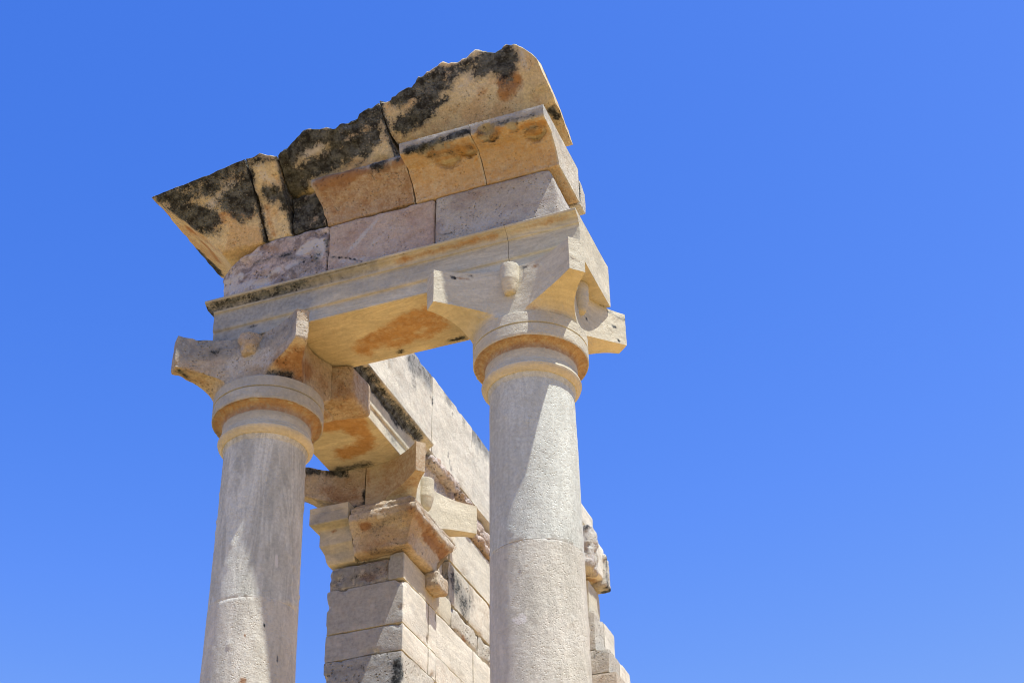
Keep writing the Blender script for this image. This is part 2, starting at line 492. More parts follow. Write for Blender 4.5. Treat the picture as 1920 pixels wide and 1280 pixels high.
s = cap_bell('round', cRx - .006, cRy - .012, .622, .59, .415, .415, 7.035, 7.185, Zb, .405, .395, chamf=.09)
s.V[:, 2] += np.where(s.V[:, 2] > Zb - .001, .0, 0)
s.rough((.004, 6, 3), (.0016, 45, 3), seed=3)
s.pits(60, .02, .010, 8)
s.paint([(1, [(860, 523), (880, 525)], 3, .9), (1, [(985, 500), (1010, 498)], 4, .7), (0, [(855, 645), (868, 635)], 4, .5),
         (1, [(990, 575), (1050, 590)], 8, .45), (0, [(1130, 670), (1170, 672)], 5, .7), (0, [(1149, 612), (1155, 612)], 2, 1), (0, [(1142, 622)], 2, 1), (0, [(1158, 635), (1160, 638)], 2, 1), (0, [(1136, 630)], 1.8, 1), (0, [(845, 521), (853, 521)], 2, 1), (0, [(880, 519), (887, 519)], 2, 1), (0, [(838, 532)], 2, .9), (0, [(980, 502), (1000, 498)], 3, .8), (0, [(1096, 592), (1103, 602)], 2.2, 1), (0, [(1140, 585), (1172, 600)], 3, .6)], seed=5)
capR = s.build('capital', M_NEW, colR, sharp=32)
for dx, dy, dd in ((0, -1, .42), (1, 0, .405), (0, 1, .40), (-1, 0, .42)):
    boss(cRx, cRy, dx, dy, dd, Zb, r=.072, h=.255, seed=4).build('boss', M_NEW, capR)

# left column: capital of weathered old stone, its rear half a separate broken piece
s = cap_bell('round', cLx - .012, cLy, .60, .575, .415, .415, 7.035, 7.185, Zb - .006, .37, .36, chamf=.08)
bmx = bmesh.new()
vs = [bmx.verts.new(v) for v in s.V]; bmx.verts.ensure_lookup_table()
for f in s.F: bmx.faces.new([vs[i] for i in f])
bmesh.ops.subdivide_edges(bmx, edges=[e for e in bmx.edges if e.calc_length() > .05 and len(e.link_faces) == 2 and all(len(f.verts) == 4 for f in e.link_faces)], cuts=1, use_grid_fill=True)
bmesh.ops.bisect_plane(bmx, geom=bmx.verts[:] + bmx.edges[:] + bmx.faces[:], plane_co=(cLx, cLy + .20, 0), plane_no=(-.12, 1, 0), clear_outer=True)
bmesh.ops.holes_fill(bmx, edges=[e for e in bmx.edges if e.is_boundary], sides=0)
bmx.verts.index_update()
V = np.array([v.co[:] for v in bmx.verts]); F = [tuple(v.index for v in f.verts) for f in bmx.faces]; bmx.free()
s = Shape(V, F).orient()
# wear: pull prominent arrises in, then roughen
E_ = np.array(sorted({tuple(sorted((f[i], f[(i + 1) % len(f)]))) for f in s.F if len(f) < 6 for i in range(len(f))}))
for it in range(2):
    acc = np.zeros_like(s.V); cnt = np.zeros(len(s.V))
    np.add.at(acc, E_[:, 0], s.V[E_[:, 1]]); np.add.at(acc, E_[:, 1], s.V[E_[:, 0]]); np.add.at(cnt, E_[:, 0], 1); np.add.at(cnt, E_[:, 1], 1)
    k = np.clip(.35 + .5 * fbm(s.V, 5, 3, 2), .03, .8)[:, None] * (cnt > 1)[:, None]
    s.V = s.V + k * (acc / np.maximum(cnt, 1)[:, None] - s.V)
s.rough((.022, 4, 4), (.006, 22, 4), seed=12)
s.pits(40, .035, .012, 4)
s.paint([(0, [(335, 695), (352, 706)], 7, .75), (0, [(365, 712), (385, 738)], 4, .6), (1, [(540, 680), (565, 665), (545, 700), (575, 690)], 24, .75), (3, [(345, 655), (420, 655), (500, 640), (540, 610)], 26, .8), (1, [(350, 705), (385, 720)], 14, .5), (0, [(505, 700), (540, 704)], 8, .6),
         (2, [(440, 690), (470, 660), (500, 670)], 30, .55), (1, [(585, 690), (605, 720)], 18, .4), (0, [(400, 665), (410, 660)], 6, .45), (0, [(535, 615), (520, 625)], 6, .4), (1, [(465, 640), (462, 660)], 8, .55), (2, [(345, 660), (360, 640)], 12, .4)], seed=8)
capL = s.build('capital', M_OLD, colL, sharp=60)
boss(cLx, cLy, 0, -1, .36, Zb - .02, r=.088, h=.22, seed=9, worn=True).build('boss', M_OLD, capL, sharp=70)
boss(cLx, cLy, -1, 0, .38, Zb, seed=6, worn=True).build('boss', M_OLD, capL, sharp=70)
# rear piece with a stump of horn
def ql(x, y): return (300 + x / 2.56, 420 + y / 2.56)
s = block(cLx - .42, cLx + .33, cLy + .235, cLy + .50, 7.09, Zb - .004, .03, .04, seed=2)
s.rough((.02, 5, 4), (.006, 30, 3), seed=14)
s.paint([(0, [(617, 700), (619, 735), (620, 768)], 4, 1), (1, [(612, 780), (600, 775)], 10, .5)], seed=2)
s.build('capital_rear_block', M_OLD, colL, sharp=60)
def shear_h(V):
    t = np.clip((V[:, 0] + 5.2) / .34, 0, 1)
    V = V.copy(); V[:, 2] = np.where(V[:, 2] < 7.3, V[:, 2] + .05 * t, V[:, 2]); V[:, 1] += .12 * t
    return V
s = block(-5.30, -4.95, 9.80, 10.14, 7.13, Zb - .005, .025, .03, seed=21, shear=shear_h)
s.rough((.018, 5, 4), (.006, 30, 3), seed=15)
s.paint([(1, [(640, 730), (650, 750)], 16, .5), (1, [(600, 770), (640, 760)], 10, .6), (0, [(619, 700), (621, 765)], 3.5, .9)], seed=4, base=(0, .4, 0))
s.build('horn_stump', M_OLD, colL, sharp=60)

# ------------------------------------------------------------------ architrave over the two columns
def arch_prof(front, back, s=1):
    """outline of a two-fascia beam; front/back are the face coordinates (front smaller when s=1)"""
    f = lambda d: front - s * d
    return [(f(0), Zb), (f(0), 7.592), (f(.013), 7.598), (f(.013), 7.765), (f(.026), 7.769), (f(.027), 7.782), (f(.036), 7.800), (f(.056), 7.818), (f(.076), 7.826), (f(.077), 7.834), (f(.093), 7.837), (f(.097), 7.862), (back, 7.865), (back, Zb)]
arch = thing('architrave_beam', (-4.3, Yb - .35, Zb), 'long smooth stone beam with a stepped moulded face, resting on both column capitals', 'beam', GROUP_E)
P = soften(arch_prof(Yf, Yb), .006)
XJ = -3.343
lipx = lambda y, z: (-.05 if (z > 7.80 and y < 9.3) else 0, 0)
s = beam_x(P, -5.872, XJ - .0025, .024, ext=lipx)
s.rough((.003, 3, 3), (.0012, 25, 3), seed=31)
s.paint([(3, [(405, 575), (560, 535), (700, 497)], 14, 1), (3, [(405, 600), (480, 585), (560, 560)], 40, .85), (3, [(560, 560), (700, 520), (800, 500)], 30, .55), (3, [(410, 640), (500, 610)], 30, .8), (1, [(680, 655), (720, 625), (760, 600), (800, 585), (830, 610), (790, 630), (730, 645)], 20, .7),
         (1, [(720, 635), (800, 605)], 22, .75), (0, [(750, 659)], 6, .8), (1, [(745, 490), (850, 462), (930, 440)], 9, .6), (0, [(845, 638), (866, 634)], 7, .8),
         (0, [(468, 612), (480, 609)], 3, .9), (0, [(405, 640), (420, 620)], 14, .3), (0, [(625, 694), (640, 692)], 6, .7)], seed=31)
# soot-dark moulding under the lip, fading out towards the middle of the beam
s.tone(0, lambda V: np.clip((-4.5 - V[:, 0]) / .5 + .9 * fbm(V, 3, 4, 8), 0, 1) * .62 * (V[:, 2] > 7.778) * (V[:, 2] < 7.8335) * (V[:, 1] < 9.2))
s.tone(0, lambda V: .5 * np.clip((-3.9 - V[:, 0]) / .8 + .8 * fbm(V, 5, 3, 4), 0, 1) * (np.abs(V[:, 2] - 7.8355) < .003) * (V[:, 1] < 9.16))
s.tone(3, lambda V: .6 * np.clip((-4.2 - V[:, 0]) / .8 + .8 * fbm(V, 3, 4, 2), 0, 1) * (V[:, 2] > 7.833) * (V[:, 1] < 9.2))
s.tone(1, lambda V: .16 * (V[:, 2] < Zb + .006))  # warm ground bounce painted into the underside
s.build('architrave_block', M_ARCH, arch)
s = beam_x(P, XJ + .0025, -2.775, .024)
s.rough((.003, 3, 3), (.0012, 25, 3), seed=33)
s.paint([(1, [(960, 435), (1060, 405)], 8, .45), (0, [(1125, 573), (1141, 576)], 5, .6), (0, [(1090, 560), (1100, 578)], 8, .3)], seed=33)
s.tone(1, lambda V: .16 * (V[:, 2] < Zb + .006) * (V[:, 0] < -2.78))  # same painted bounce on this underside, cut end left plain
s.build('architrave_block', M_ARCH, arch)

# ------------------------------------------------------------------ frieze
def frieze(x0, x1, label, mat, seed, stains, base=(0, 0, 0), shear=None, amp=.012, z1=8.376, rnd=.018):
    t = thing('frieze_block', ((x0 + x1) / 2, 9.45, 7.865), label, 'stone block', GROUP_E)
    s = block(x0, x1, 9.2, 9.69, 7.868, z1, .02, rnd, seed=seed, shear=shear)
    s.rough((amp, 4, 4), (amp * .35, 25, 4), seed=seed); s.pits(50, .05, amp * .7, seed)
    s.paint(stains, base=base, seed=seed)
    s.build('stone_face', mat, t, sharp=60)
    return t
def shA(V):
    V = V.copy(); t = np.clip((-5.45 - V[:, 0]) / .4, 0, 1) ** 1.6
    V[:, 2] -= t * .20 * np.clip((V[:, 2] - 7.87) / .5, 0, 1); V[:, 1] += .05 * t
    return V
frieze(-5.858, -4.884, 'rough mottled pink and grey block, left end of the course on the smooth beam', M_MOTT, 41,
       [(2, [(425, 530), (450, 520)], 9, .7), (2, [(500, 520), (520, 505)], 8, .7), (2, [(560, 475), (580, 460), (604, 455), (600, 480)], 9, .9), (2, [(470, 480), (490, 476)], 6, .6), (2, [(540, 500), (560, 490)], 6, .7), (0, [(520, 480), (545, 478), (570, 490)], 6, .45), (0, [(590, 480), (600, 500)], 6, .45), (1, [(420, 500), (440, 485)], 8, .5), (1, [(435, 475), (490, 462), (520, 470)], 9, .45), (0, [(560, 505), (590, 485)], 10, .35), (2, [(500, 530), (420, 545)], 12, .7),
        (0, [(475, 495), (505, 485)], 4, .5), (0, [(612, 450), (613, 490)], 3, .5)], shear=shA, amp=.03)
frieze(-4.876, -3.957, 'flat reddish block with pale diagonal streaks, middle of the course on the beam', M_ROSE, 43,
       [(2, [(655, 470), (700, 420), (720, 400)], 6, .75), (2, [(690, 465), (735, 425)], 4, .6), (2, [(640, 490), (680, 485)], 9, .6), (1, [(740, 410), (790, 395)], 20, .35), (1, [(760, 450), (800, 430)], 16, .35),
        (0, [(617, 482), (650, 483), (678, 490)], 1.6, .9), (1, [(655, 440), (640, 450)], 14, .3)], amp=.008)
def shC(V):
    V = V.copy(); t = np.clip((V[:, 0] + 3.08) / .16, 0, 1) ** 1.7 * np.clip((V[:, 2] - 8.1) / .28, 0, 1) ** 1.5
    V[:, 0] -= t * .07; V[:, 2] -= t * .02
    return V
frieze(-3.949, -2.925, 'smooth pale purple-grey block, right end of the course on the beam', M_PINK, 47,
       [(2, [(830, 430), (900, 420), (960, 400)], 24, .5), (1, [(880, 370), (940, 350)], 16, .3), (0, [(822, 440), (850, 437)], 2, .7)], shear=shC, amp=.006, base=(0, 0, .12))

# ------------------------------------------------------------------ moulded course (bed mouldings)
BEDP = [(9.2, 8.382), (9.193, 8.418), (9.132, 8.505), (9.085, 8.545), (9.057, 8.566), (9.040, 8.598), (8.945, 8.604), (8.885, 8.610), (8.868, 8.616), (8.858, 8.64), (8.850, 8.69), (8.850, 8.722), (9.2, 8.73), (9.69, 8.73), (9.69, 8.382)]
def bed(x0, x1, label, seed, mat, stains, prof=BEDP, amp=.004, dents=(), ext=None, res=.02):
    t = thing('moulded_block', ((x0 + x1) / 2, 9.45, 8.38), label, 'moulded stone', GROUP_E)
    s = beam_x(soften(prof, .008), x0, x1, res, ext)
    for px, py, r, dep, ax in dents:
        bvh = BVHTree.FromPolygons([tuple(v) for v in s.V], s.F); h = bvh.ray_cast(Vector((0, 0, 0)), Vector(ray(px, py)))
        if h[0] is not None: s.orient(); s.dent(np.array(h[0]), r, dep, ax)
    s.rough((amp, 5, 4), (amp * .4, 28, 3), seed=seed)
    s.paint(stains, seed=seed)
    # old faces carry rusty patina with warm bounce light painted in, the sawn end neither
    s.tone(3, lambda V: .6 * (V[:, 2] > 8.615) * (V[:, 1] < 9.0))
    s.tone(1, lambda V: .52 * (V[:, 0] < x1 - .012) * (V[:, 2] < 8.62))
    s.build('moulding_face', mat, t, sharp=40)
    return t
IN = (0, -1, -.35)   # knocked-off lumps: the surface is pushed back into the stone
bed(-3.509, -2.905, 'moulded block with a sharp sunlit cut end, right end of the moulded course', 51, M_BED,
    [(0, [(900, 250), (930, 247), (925, 260)], 7, .42), (0, [(985, 247), (1012, 238)], 8, .45), (1, [(900, 250), (935, 245), (925, 262)], 7, .9), (1, [(975, 240), (1018, 230), (1010, 248), (985, 252)], 8, .9), (0, [(905, 240), (940, 230), (1000, 214)], 5, .45), (0, [(985, 220), (1000, 216)], 4, .7),
     (1, [(930, 300), (1000, 280)], 12, .3), (0, [(968, 222), (970, 232)], 3, .6)],
    dents=[(915, 252, .085, .06, IN), (1000, 243, .10, .07, IN), (960, 240, .05, .03, IN)])
bed(-4.113, -3.515, 'moulded block with a chipped black-stained upper lip, second from the right in the moulded course', 53, M_BED,
    [(0, [(812, 292), (850, 284)], 8, .42), (0, [(880, 278)], 7, .4), (1, [(810, 290), (850, 282), (885, 275)], 10, .9), (1, [(820, 300), (870, 292)], 8, .7), (0, [(765, 283), (800, 272), (850, 255), (880, 246)], 6, .85), (0, [(790, 285), (815, 275)], 6, .6), (0, [(845, 285), (850, 290)], 3, .6), (1, [(885, 290), (893, 300)], 4, .8)],
    dents=[(835, 288, .13, .07, IN), (875, 280, .08, .06, IN), (800, 285, .06, .04, IN)])
BEDQ = [(9.2, 8.385), (9.185, 8.43), (9.14, 8.51), (9.07, 8.58), (9.02, 8.62), (8.985, 8.645), (8.968, 8.675), (8.975, 8.71), (9.02, 8.727), (9.2, 8.73), (9.69, 8.73), (9.69, 8.385)]
bed(-4.888, -4.121, 'eroded orange block with broken rounded top edge, left of the chipped moulded blocks', 57, M_OLD,
    [(1, [(600, 345), (640, 335), (680, 320), (720, 315)], 13, .85), (1, [(612, 365), (640, 355)], 9, .6), (1, [(740, 310), (760, 300)], 9, .7), (0, [(700, 312), (712, 308), (722, 300)], 9, .95), (0, [(735, 293), (745, 298)], 5, .7),
     (1, [(768, 330), (772, 360)], 6, .6), (2, [(640, 325), (680, 308)], 8, .6), (0, [(655, 318), (700, 300)], 4, .5), (2, [(640, 390), (720, 370)], 20, .3)],
    prof=BEDQ, amp=.02, ext=lambda y, z: (-.055 * np.clip((z - 8.42) / .25, 0, 1), 0))
BEDR = [(9.2, 8.385), (9.175, 8.44), (9.16, 8.52), (9.15, 8.60), (9.13, 8.66), (9.13, 8.70), (9.16, 8.726), (9.3, 8.73), (9.69, 8.73), (9.69, 8.385)]
bed(-5.19, -4.90, 'small black-crusted block squeezed between the eroded orange block and the left cornice stones', 59, M_OLD,
    [(0, [(555, 380), (558, 410), (565, 430), (595, 425), (605, 405), (590, 390)], 20, .95), (0, [(560, 430), (605, 425)], 16, 1), (1, [(572, 375), (582, 385)], 9, .5)],
    prof=BEDR, amp=.03)
# back stone of the same course, seen past the cut end
t = thing('rear_course_block', (-3.3, 9.76, 8.38), 'rough stone peeping out behind the sunlit cut end of the moulded course', 'stone block', GROUP_E)
s = block(-3.9, -2.90, 9.697, 9.84, 8.37, 8.63, .025, .012, seed=5, shear=lambda V: np.c_[V[:, 0], V[:, 1], V[:, 2] + .06 * np.clip((V[:, 1] - 9.76) / .08, 0, 1) * (V[:, 2] > 8.5) * -1])
s.rough((.006, 8, 4), seed=7); s.paint([(0, [(1086, 345), (1087, 375)], 2.4, .9)], seed=3)
s.build('stone_face', M_ROUGH, t, sharp=50)

# ------------------------------------------------------------------ crowning cornice, broken along its outer edge
def cz(px): return (260 + px[0] / 2.56, 60 + px[1] / 2.56)
def outer(x):
    """outer edge of the soffit along x: (distance out from the frieze face, height)"""
    T = np.array([(-6.31, .44, 8.771), (-5.9, .43, 8.842), (-5.463, .42, 8.93), (-5.33, .42, 8.957), (-5.25, .41, 8.90), (-5.17, .42, 8.855), (-5.08, .42, 8.875), (-5.02, .42, 8.97), (-4.94, .42, 9.04), (-4.80, .42, 9.03), (-4.64, .42, 8.985),
                  (-4.56, .39, 9.05), (-4.45, .375, 9.095), (-4.34, .37, 9.145), (-4.30, .37, 9.175), (-4.22, .375, 9.18), (-4.10, .42, 9.19), (-4.065, .42, 9.205), (-3.98, .42, 9.21), (-3.86, .42, 9.28), (-3.65, .42, 9.35), (-3.52, .42, 9.355), (-3.44, .42, 9.375),
                  (-3.36, .42, 9.385), (-3.30, .42, 9.37), (-3.237, .42, 9.372), (-3.19, .42, 9.345), (-3.09, .42, 9.365), (-3.02, .42, 9.35), (-2.94, .43, 9.26), (-2.86, .40, 9.10)])
    return np.interp(x, T[:, 0], T[:, 1]), np.interp(x, T[:, 0], T[:, 2])
def soffit(o1, z1, o0, z0, n=22, sag=.03):
    P = []
    for i in range(n + 1):
        t = i / n
        P.append((o0 + (o1 - o0) * t, z0 + (z1 - z0) * t + sag * math.sin(math.pi * t)))
    return P
def cornice_rows(xs, o0, z0, top_back, rim, jag=0, seed=0, sag=.03, back=.72):
    """rings in (out, z) for stations along x"""
    R = []
    for x in xs:
        o1, z1 = outer(x)
        if jag:
            j = float(fbm(np.array([[x * 1.0, 0, seed]]), 9, 5, seed, .65)[0]); o1 += jag * j; z1 += jag * .9 * j
        S = soffit(o1, z1, o0, z0, sag=sag)
        r = rim
        S += [(o1 + .004, z1 + r * .35), (o1 - .002, z1 + r * .8), (o1 - .02, z1 + r)]
        for k in range(1, 11): t = k / 10; S.append((o1 - .02 + (-back - o1 + .02) * t, z1 + r + (top_back - z1 - r) * t ** .8))
        for k in range(1, 7): t = k / 7; S.append((-back, top_back + (z0 - top_back) * t))
        for k in range(0, 12): t = k / 12; S.append((-back + (o0 + back) * t, z0))
        R.append(S)
    return R
def cornice(name_label, x0, x1, xl, xr, seed, mat, stains, o0=0.0, z0=8.382, corner=False, rim=.03, top=9.15, amp=.012, jag=.02, back=.72, sag=.03, pit=30, part=False):
    """xl/xr: functions of out-distance giving the crack at each end"""
    t = thing('cornice_block', ((x0 + x1) / 2, 9.5, z0), name_label, 'cornice stone', GROUP_E)
    n = max(4, int((x1 - x0) / .02)); xs = np.linspace(x0, x1, n + 1)
    R = cornice_rows(xs, o0, z0, top, rim, jag, seed, sag=sag, back=back)
    rows = []
    for i, S in enumerate(R):
        u = i / n
        rows.append([(xl(o) + (xr(o, z) - xl(o)) * u, 9.2 - o, z) for (o, z) in S])
    if corner:   # return along the left flank, mitred at the corner
        S0 = R[0]; m = 34; L = []
        for k in range(m, 0, -1):
            u = k / m
            L.append([(-5.862 - o, (9.2 - o) + (9.93 - 9.2 + o) * u, z) for (o, z) in S0])
        rows = L + rows
    s = loft(rows).orient()
    msk = lambda V: .25 + .75 * np.clip((9.3 - V[:, 1]) / .2, 0, 1)
    s.rough((amp, 3.5, 4), (amp * .5, 14, 4), (amp * .18, 50, 3), seed=seed)
    s.pits(pit, .05, amp * .9, seed)
    s.paint(stains, seed=seed)
    # crust creeps out of the open joints
    def crust(V):
        o = 9.2 - V[:, 1]; w = .5 * fbm(V, 7, 4, seed + 2)
        dl = np.array([V[i, 0] - xl(o[i]) for i in range(len(o))]) if not corner else np.full(len(o), 9.)
        dr = np.array([xr(o[i], V[i, 2]) - V[i, 0] for i in range(len(o))]) if not part else np.full(len(o), 9.)
        return np.clip(.75 - np.minimum(dl, dr) / .06 + w, 0, .8) * (V[:, 1] < 9.25)
    s.tone(0, crust)
    if part: s.tone(1, lambda V: .35 * np.clip(.9 - ((9.2 - V[:, 1]) - .12) / .3 + .8 * fbm(V, 3, 4, 5), 0, 1))
    s.tone(3, lambda V: (.55 if not part else .12) * np.clip(((9.2 - V[:, 1]) - .2) / .22 + .5 * fbm(V, 4, 4, seed), 0, 1))
    s.build('soffit_face', mat, t, sharp=55)
    if part:    # a recessed step between the cornice and the moulded course
        q = block(-4.17, -3.04, 9.075, 9.56, 8.735, 8.897, .025, .015, seed=3, shear=lambda V: np.c_[V[:, 0], V[:, 1] + .0 * V[:, 0], V[:, 2]])
        q.rough((.008, 5, 4), seed=17); q.build('recessed_step', M_PINK, t, sharp=55)
    return t
cornice('corner cornice block with a straight left edge and a black crust over its orange underside', -6.302, -5.465,
        lambda o: -5.862 - o, lambda o, z: -5.447 - .022 * min(1, max(0, o) / .42), 61, M_CORN,
        [(0, [(300, 368), (340, 352), (400, 328), (455, 306)], 9, .75), (0, [(335, 375), (350, 395), (370, 405), (395, 410)], 15, 1), (0, [(345, 370), (400, 350)], 12, .85), (0, [(425, 378), (455, 385), (460, 360), (468, 350)], 15, .95),
         (2, [(395, 385), (410, 370), (440, 350)], 14, .75), (2, [(300, 385), (325, 395)], 12, .6), (1, [(355, 428), (360, 434)], 10, .85), (1, [(400, 410), (415, 402), (450, 400), (468, 402)], 7, .8), (1, [(400, 425), (420, 410)], 10, .6),
         (1, [(380, 455), (395, 470), (410, 490)], 8, .7), (0, [(372, 470), (385, 485), (398, 497), (407, 512)], 8, 1), (0, [(320, 420), (345, 450)], 3.5, .9), (0, [(295, 382), (312, 405)], 4, .7), (1, [(440, 455)], 4, .5), (0, [(410, 345), (450, 325)], 12, .55)],
        corner=True, rim=.022, top=9.15, amp=.010, jag=.006, sag=.035)
cornice('narrow cornice block with a round black knob stain, between two cracks', -5.455, -5.165,
        lambda o: -5.435 - .022 * min(1, max(0, o) / .42), lambda o, z: -5.206 + .037 * min(1, max(0, o) / .42), 62, M_CORN,
        [(0, [(500, 360), (515, 362), (528, 372), (540, 380)], 10, 1), (0, [(540, 385), (546, 430)], 5, .9), (2, [(490, 310), (500, 335), (520, 345)], 14, .55), (0, [(475, 303), (490, 297), (510, 300)], 7, .6), (1, [(500, 390), (505, 420), (515, 440)], 8, .6), (1, [(490, 430), (505, 445)], 8, .6), (0, [(495, 355), (478, 350)], 5, .5), (1, [(515, 400)], 8, .4)],
        rim=.02, top=9.15, amp=.014, jag=.012)
cornice('long blackened cornice block with wavy broken edge, left of the widest cornice block', -5.155, -4.305,
        lambda o: -5.192 + .037 * min(1, max(0, o) / .42), lambda o, z: -4.19 - .118 * min(1, max(0, o) / .42), 64, M_CORN,
        [(0, [(535, 300), (560, 270), (575, 258), (610, 252), (640, 250), (660, 235), (690, 215), (700, 225)], 14, 1), (0, [(540, 330), (570, 325), (600, 310), (640, 290), (680, 270), (700, 250)], 15, 1), (0, [(545, 350), (565, 345)], 14, .95), (0, [(620, 285), (635, 270)], 14, .9), (0, [(660, 285), (680, 280)], 12, .8),
         (2, [(570, 285), (600, 275), (610, 285)], 14, .9), (2, [(665, 235), (690, 225)], 7, .6), (2, [(690, 265), (715, 255)], 9, .6), (1, [(575, 360), (570, 350)], 7, .4)],
        o0=.13, z0=8.733, rim=.03, top=9.3, amp=.018, jag=.035, sag=-.005)
def endR(o, z): return -2.868 - .24 * max(0, z - 8.93) - .03 * np.clip(-o / .3, 0, 1)
cornice('widest cornice block with pale orange underside and jagged black front edge, at the right end', -4.298, -2.87,
        lambda o: -4.18 - .118 * min(1, max(0, o) / .42), endR, 67, M_CORN,
        [(0, [(715, 215), (740, 190), (760, 175), (785, 165), (800, 150), (820, 140)], 12, 1), (0, [(720, 235), (750, 235), (780, 215), (795, 200)], 14, 1), (0, [(810, 180), (825, 165), (840, 155)], 9, .75), (0, [(815, 200), (840, 185)], 5, .85), (0, [(840, 150), (860, 130), (880, 120)], 9, .7),
         (0, [(905, 125), (930, 110), (950, 105)], 15, .97), (0, [(915, 120), (945, 125)], 14, .9), (1, [(945, 155), (965, 150), (960, 170), (945, 175)], 15, .9), (0, [(950, 160), (958, 165)], 10, .38), (1, [(900, 175), (912, 168)], 6, .6), (0, [(840, 130), (895, 110)], 5, .8), (2, [(975, 100), (990, 130)], 14, .6), (2, [(850, 165), (880, 150)], 10, .5),
         (1, [(870, 200), (830, 210)], 10, .35), (1, [(1010, 190), (1025, 205)], 10, .45), (0, [(1036, 205), (1045, 220)], 7, .95), (2, [(760, 240), (900, 215), (960, 205)], 10, .3), (1, [(770, 245), (840, 225)], 8, .35), (0, [(960, 90), (1000, 90)], 3, .5)],
        o0=.14, z0=8.90, rim=.03, top=9.5, amp=.012, jag=.035, sag=-.045, back=.375, part=True)

# ------------------------------------------------------------------ side beam from the left column back to the wall pier
sb = thing('side_beam', (-5.525, 10.9, Zb), 'stone beam running back from the worn left capital to the wall, orange underneath', 'beam')
P = [(-v[0], v[1]) for v in arch_prof(5.175, 5.875)]
s = beam_y(soften(P, .006), Yb + .006, 11.85, .024)
s.rough((.003, 3, 3), (.0012, 25, 3), seed=35)
s.paint([(1, [(610, 800), (650, 795), (690, 820), (680, 840), (650, 850)], 22, .85), (1, [(640, 790), (670, 785), (690, 815)], 14, .8), (0, [(605, 870), (640, 880), (690, 868)], 8, .6), (0, [(585, 850), (610, 878)], 5, .7), (0, [(715, 790), (740, 830)], 7, .35),
         (0, [(670, 690), (700, 728), (730, 763), (760, 798), (785, 822)], 8, .95), (0, [(690, 692), (720, 735), (790, 820)], 6, .7), (0, [(695, 730), (725, 768), (745, 800)], 3.5, .7), (0, [(700, 770), (715, 790)], 3, .4)], seed=35)
s.tone(1, lambda V: .16 * (V[:, 2] < Zb + .006))  # underside tinted with painted ground bounce
s.build('beam_body', M_ARCH, sb)

# ------------------------------------------------------------------ wall pier at the end of the cella wall
XA, XW, YA = -5.88, -5.17, 11.43
pier = thing('wall_pier', (-5.525, 11.8, .6), 'square pier of pale ashlar blocks below a horned capital and broken mouldings, between the columns', 'pier')
def wblock(parent, x0, x1, y0, y1, z0, z1, mat, seed, rough=.004, rnd=.008, res=.035, stains=(), base=(0, 0, 0), pits=0, name='ashlar_block', gap=.003, shear=None, pd=.012):
    s = block(x0, x1, y0 + gap, y1 - gap, z0 + gap, z1 - gap, res, rnd * 1.3, seed=seed, shear=shear, rvar=1.4)
    s.rough((rough, 5, 4), (rough * .5, 25, 3), seed=seed)
    # knocked arrises
    rng = np.random.default_rng(seed + 5); lo, hi = s.V.min(0), s.V.max(0)
    near = (np.minimum(np.abs(s.V - lo), np.abs(s.V - hi)) < .02).sum(1) >= 2
    N = normals(s.V, s.F); E2 = np.where(near)[0]
    for k in range(int(4 + 5 * (y1 - y0 + x1 - x0))):
        c = s.V[rng.choice(E2)]; rr = rng.uniform(.025, .075); d = np.linalg.norm(s.V - c, axis=1) / rr + .3 * fbm(s.V, 30, 2, seed + k)
        m_ = d < 1; s.V[m_] -= N[m_] * (rng.uniform(.008, .022) * np.clip(2 * (1 - d[m_]), 0, 1)[:, None])
    if mat in (M_WALL, M_ROUGH) and base == (0, 0, 0): base = (0, rng.uniform(0, .28), rng.uniform(0, .25), rng.uniform(0, .3))
    if pits: s.pits(pits, .03, pd, seed)
    s.paint(list(stains), base=base, seed=seed)
    if parent is pier: s.tone(3, lambda V: .8 * (V[:, 1] < YA + .02))  # grey wash paints deeper shade onto the pier front
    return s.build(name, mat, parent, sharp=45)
# top course
wblock(pier, -5.876, -5.316, YA + .012, 12.0, 6.325, 6.555, M_PINK, 71, rough=.022, rnd=.03, res=.02, pits=60, base=(.12, .1, 0), stains=[(1, [(680, 1085), (700, 1080)], 10, .6), (0, [(620, 1100), (720, 1070)], 10, .35)])
wblock(pier, -5.310, XW, YA, 12.50, 6.325, 6.575, M_NEW, 72)
# regular courses
ZC = [6.325, 5.917, 5.670, 5.24, 4.85, 4.42, 4.02, 3.6, 3.2, 2.8, 2.4, 2.0, 1.6, 1.1, .6]
for i in range(len(ZC) - 1):
    z1, z0 = ZC[i], ZC[i + 1]
    st = []; pits = 0; rg = .003
    if i == 0: st = [(2, [(700, 1120)], 10, .2)]
    if i == 2:
        st = [(0, [(745, 1240), (748, 1262), (742, 1275)], 7, .9), (0, [(704, 1238)], 3.5, .8), (0, [(729, 1243)], 3.5, .8), (0, [(672, 1272)], 4, .8), (0, [(620, 1262), (680, 1250)], 5, .35)]; pits = 30; rg = .008
    o_ = wblock(pier, XA, XW, YA + (.0 if i != 1 else .004), 11.99 if i in (0, 1) else 12.16, z0, z1, M_WALL if i < 2 else M_ROUGH, 80 + i, rough=rg, stains=st, pits=pits, res=.025 if i < 4 else .06)
    if i in (0, 1):
        wblock(pier, XA, XW + .002, 11.99, 12.16, z0, z1, M_WALL, 120 + i, stains=[(2, [(812, 1160)], 20, .4)], res=.03)
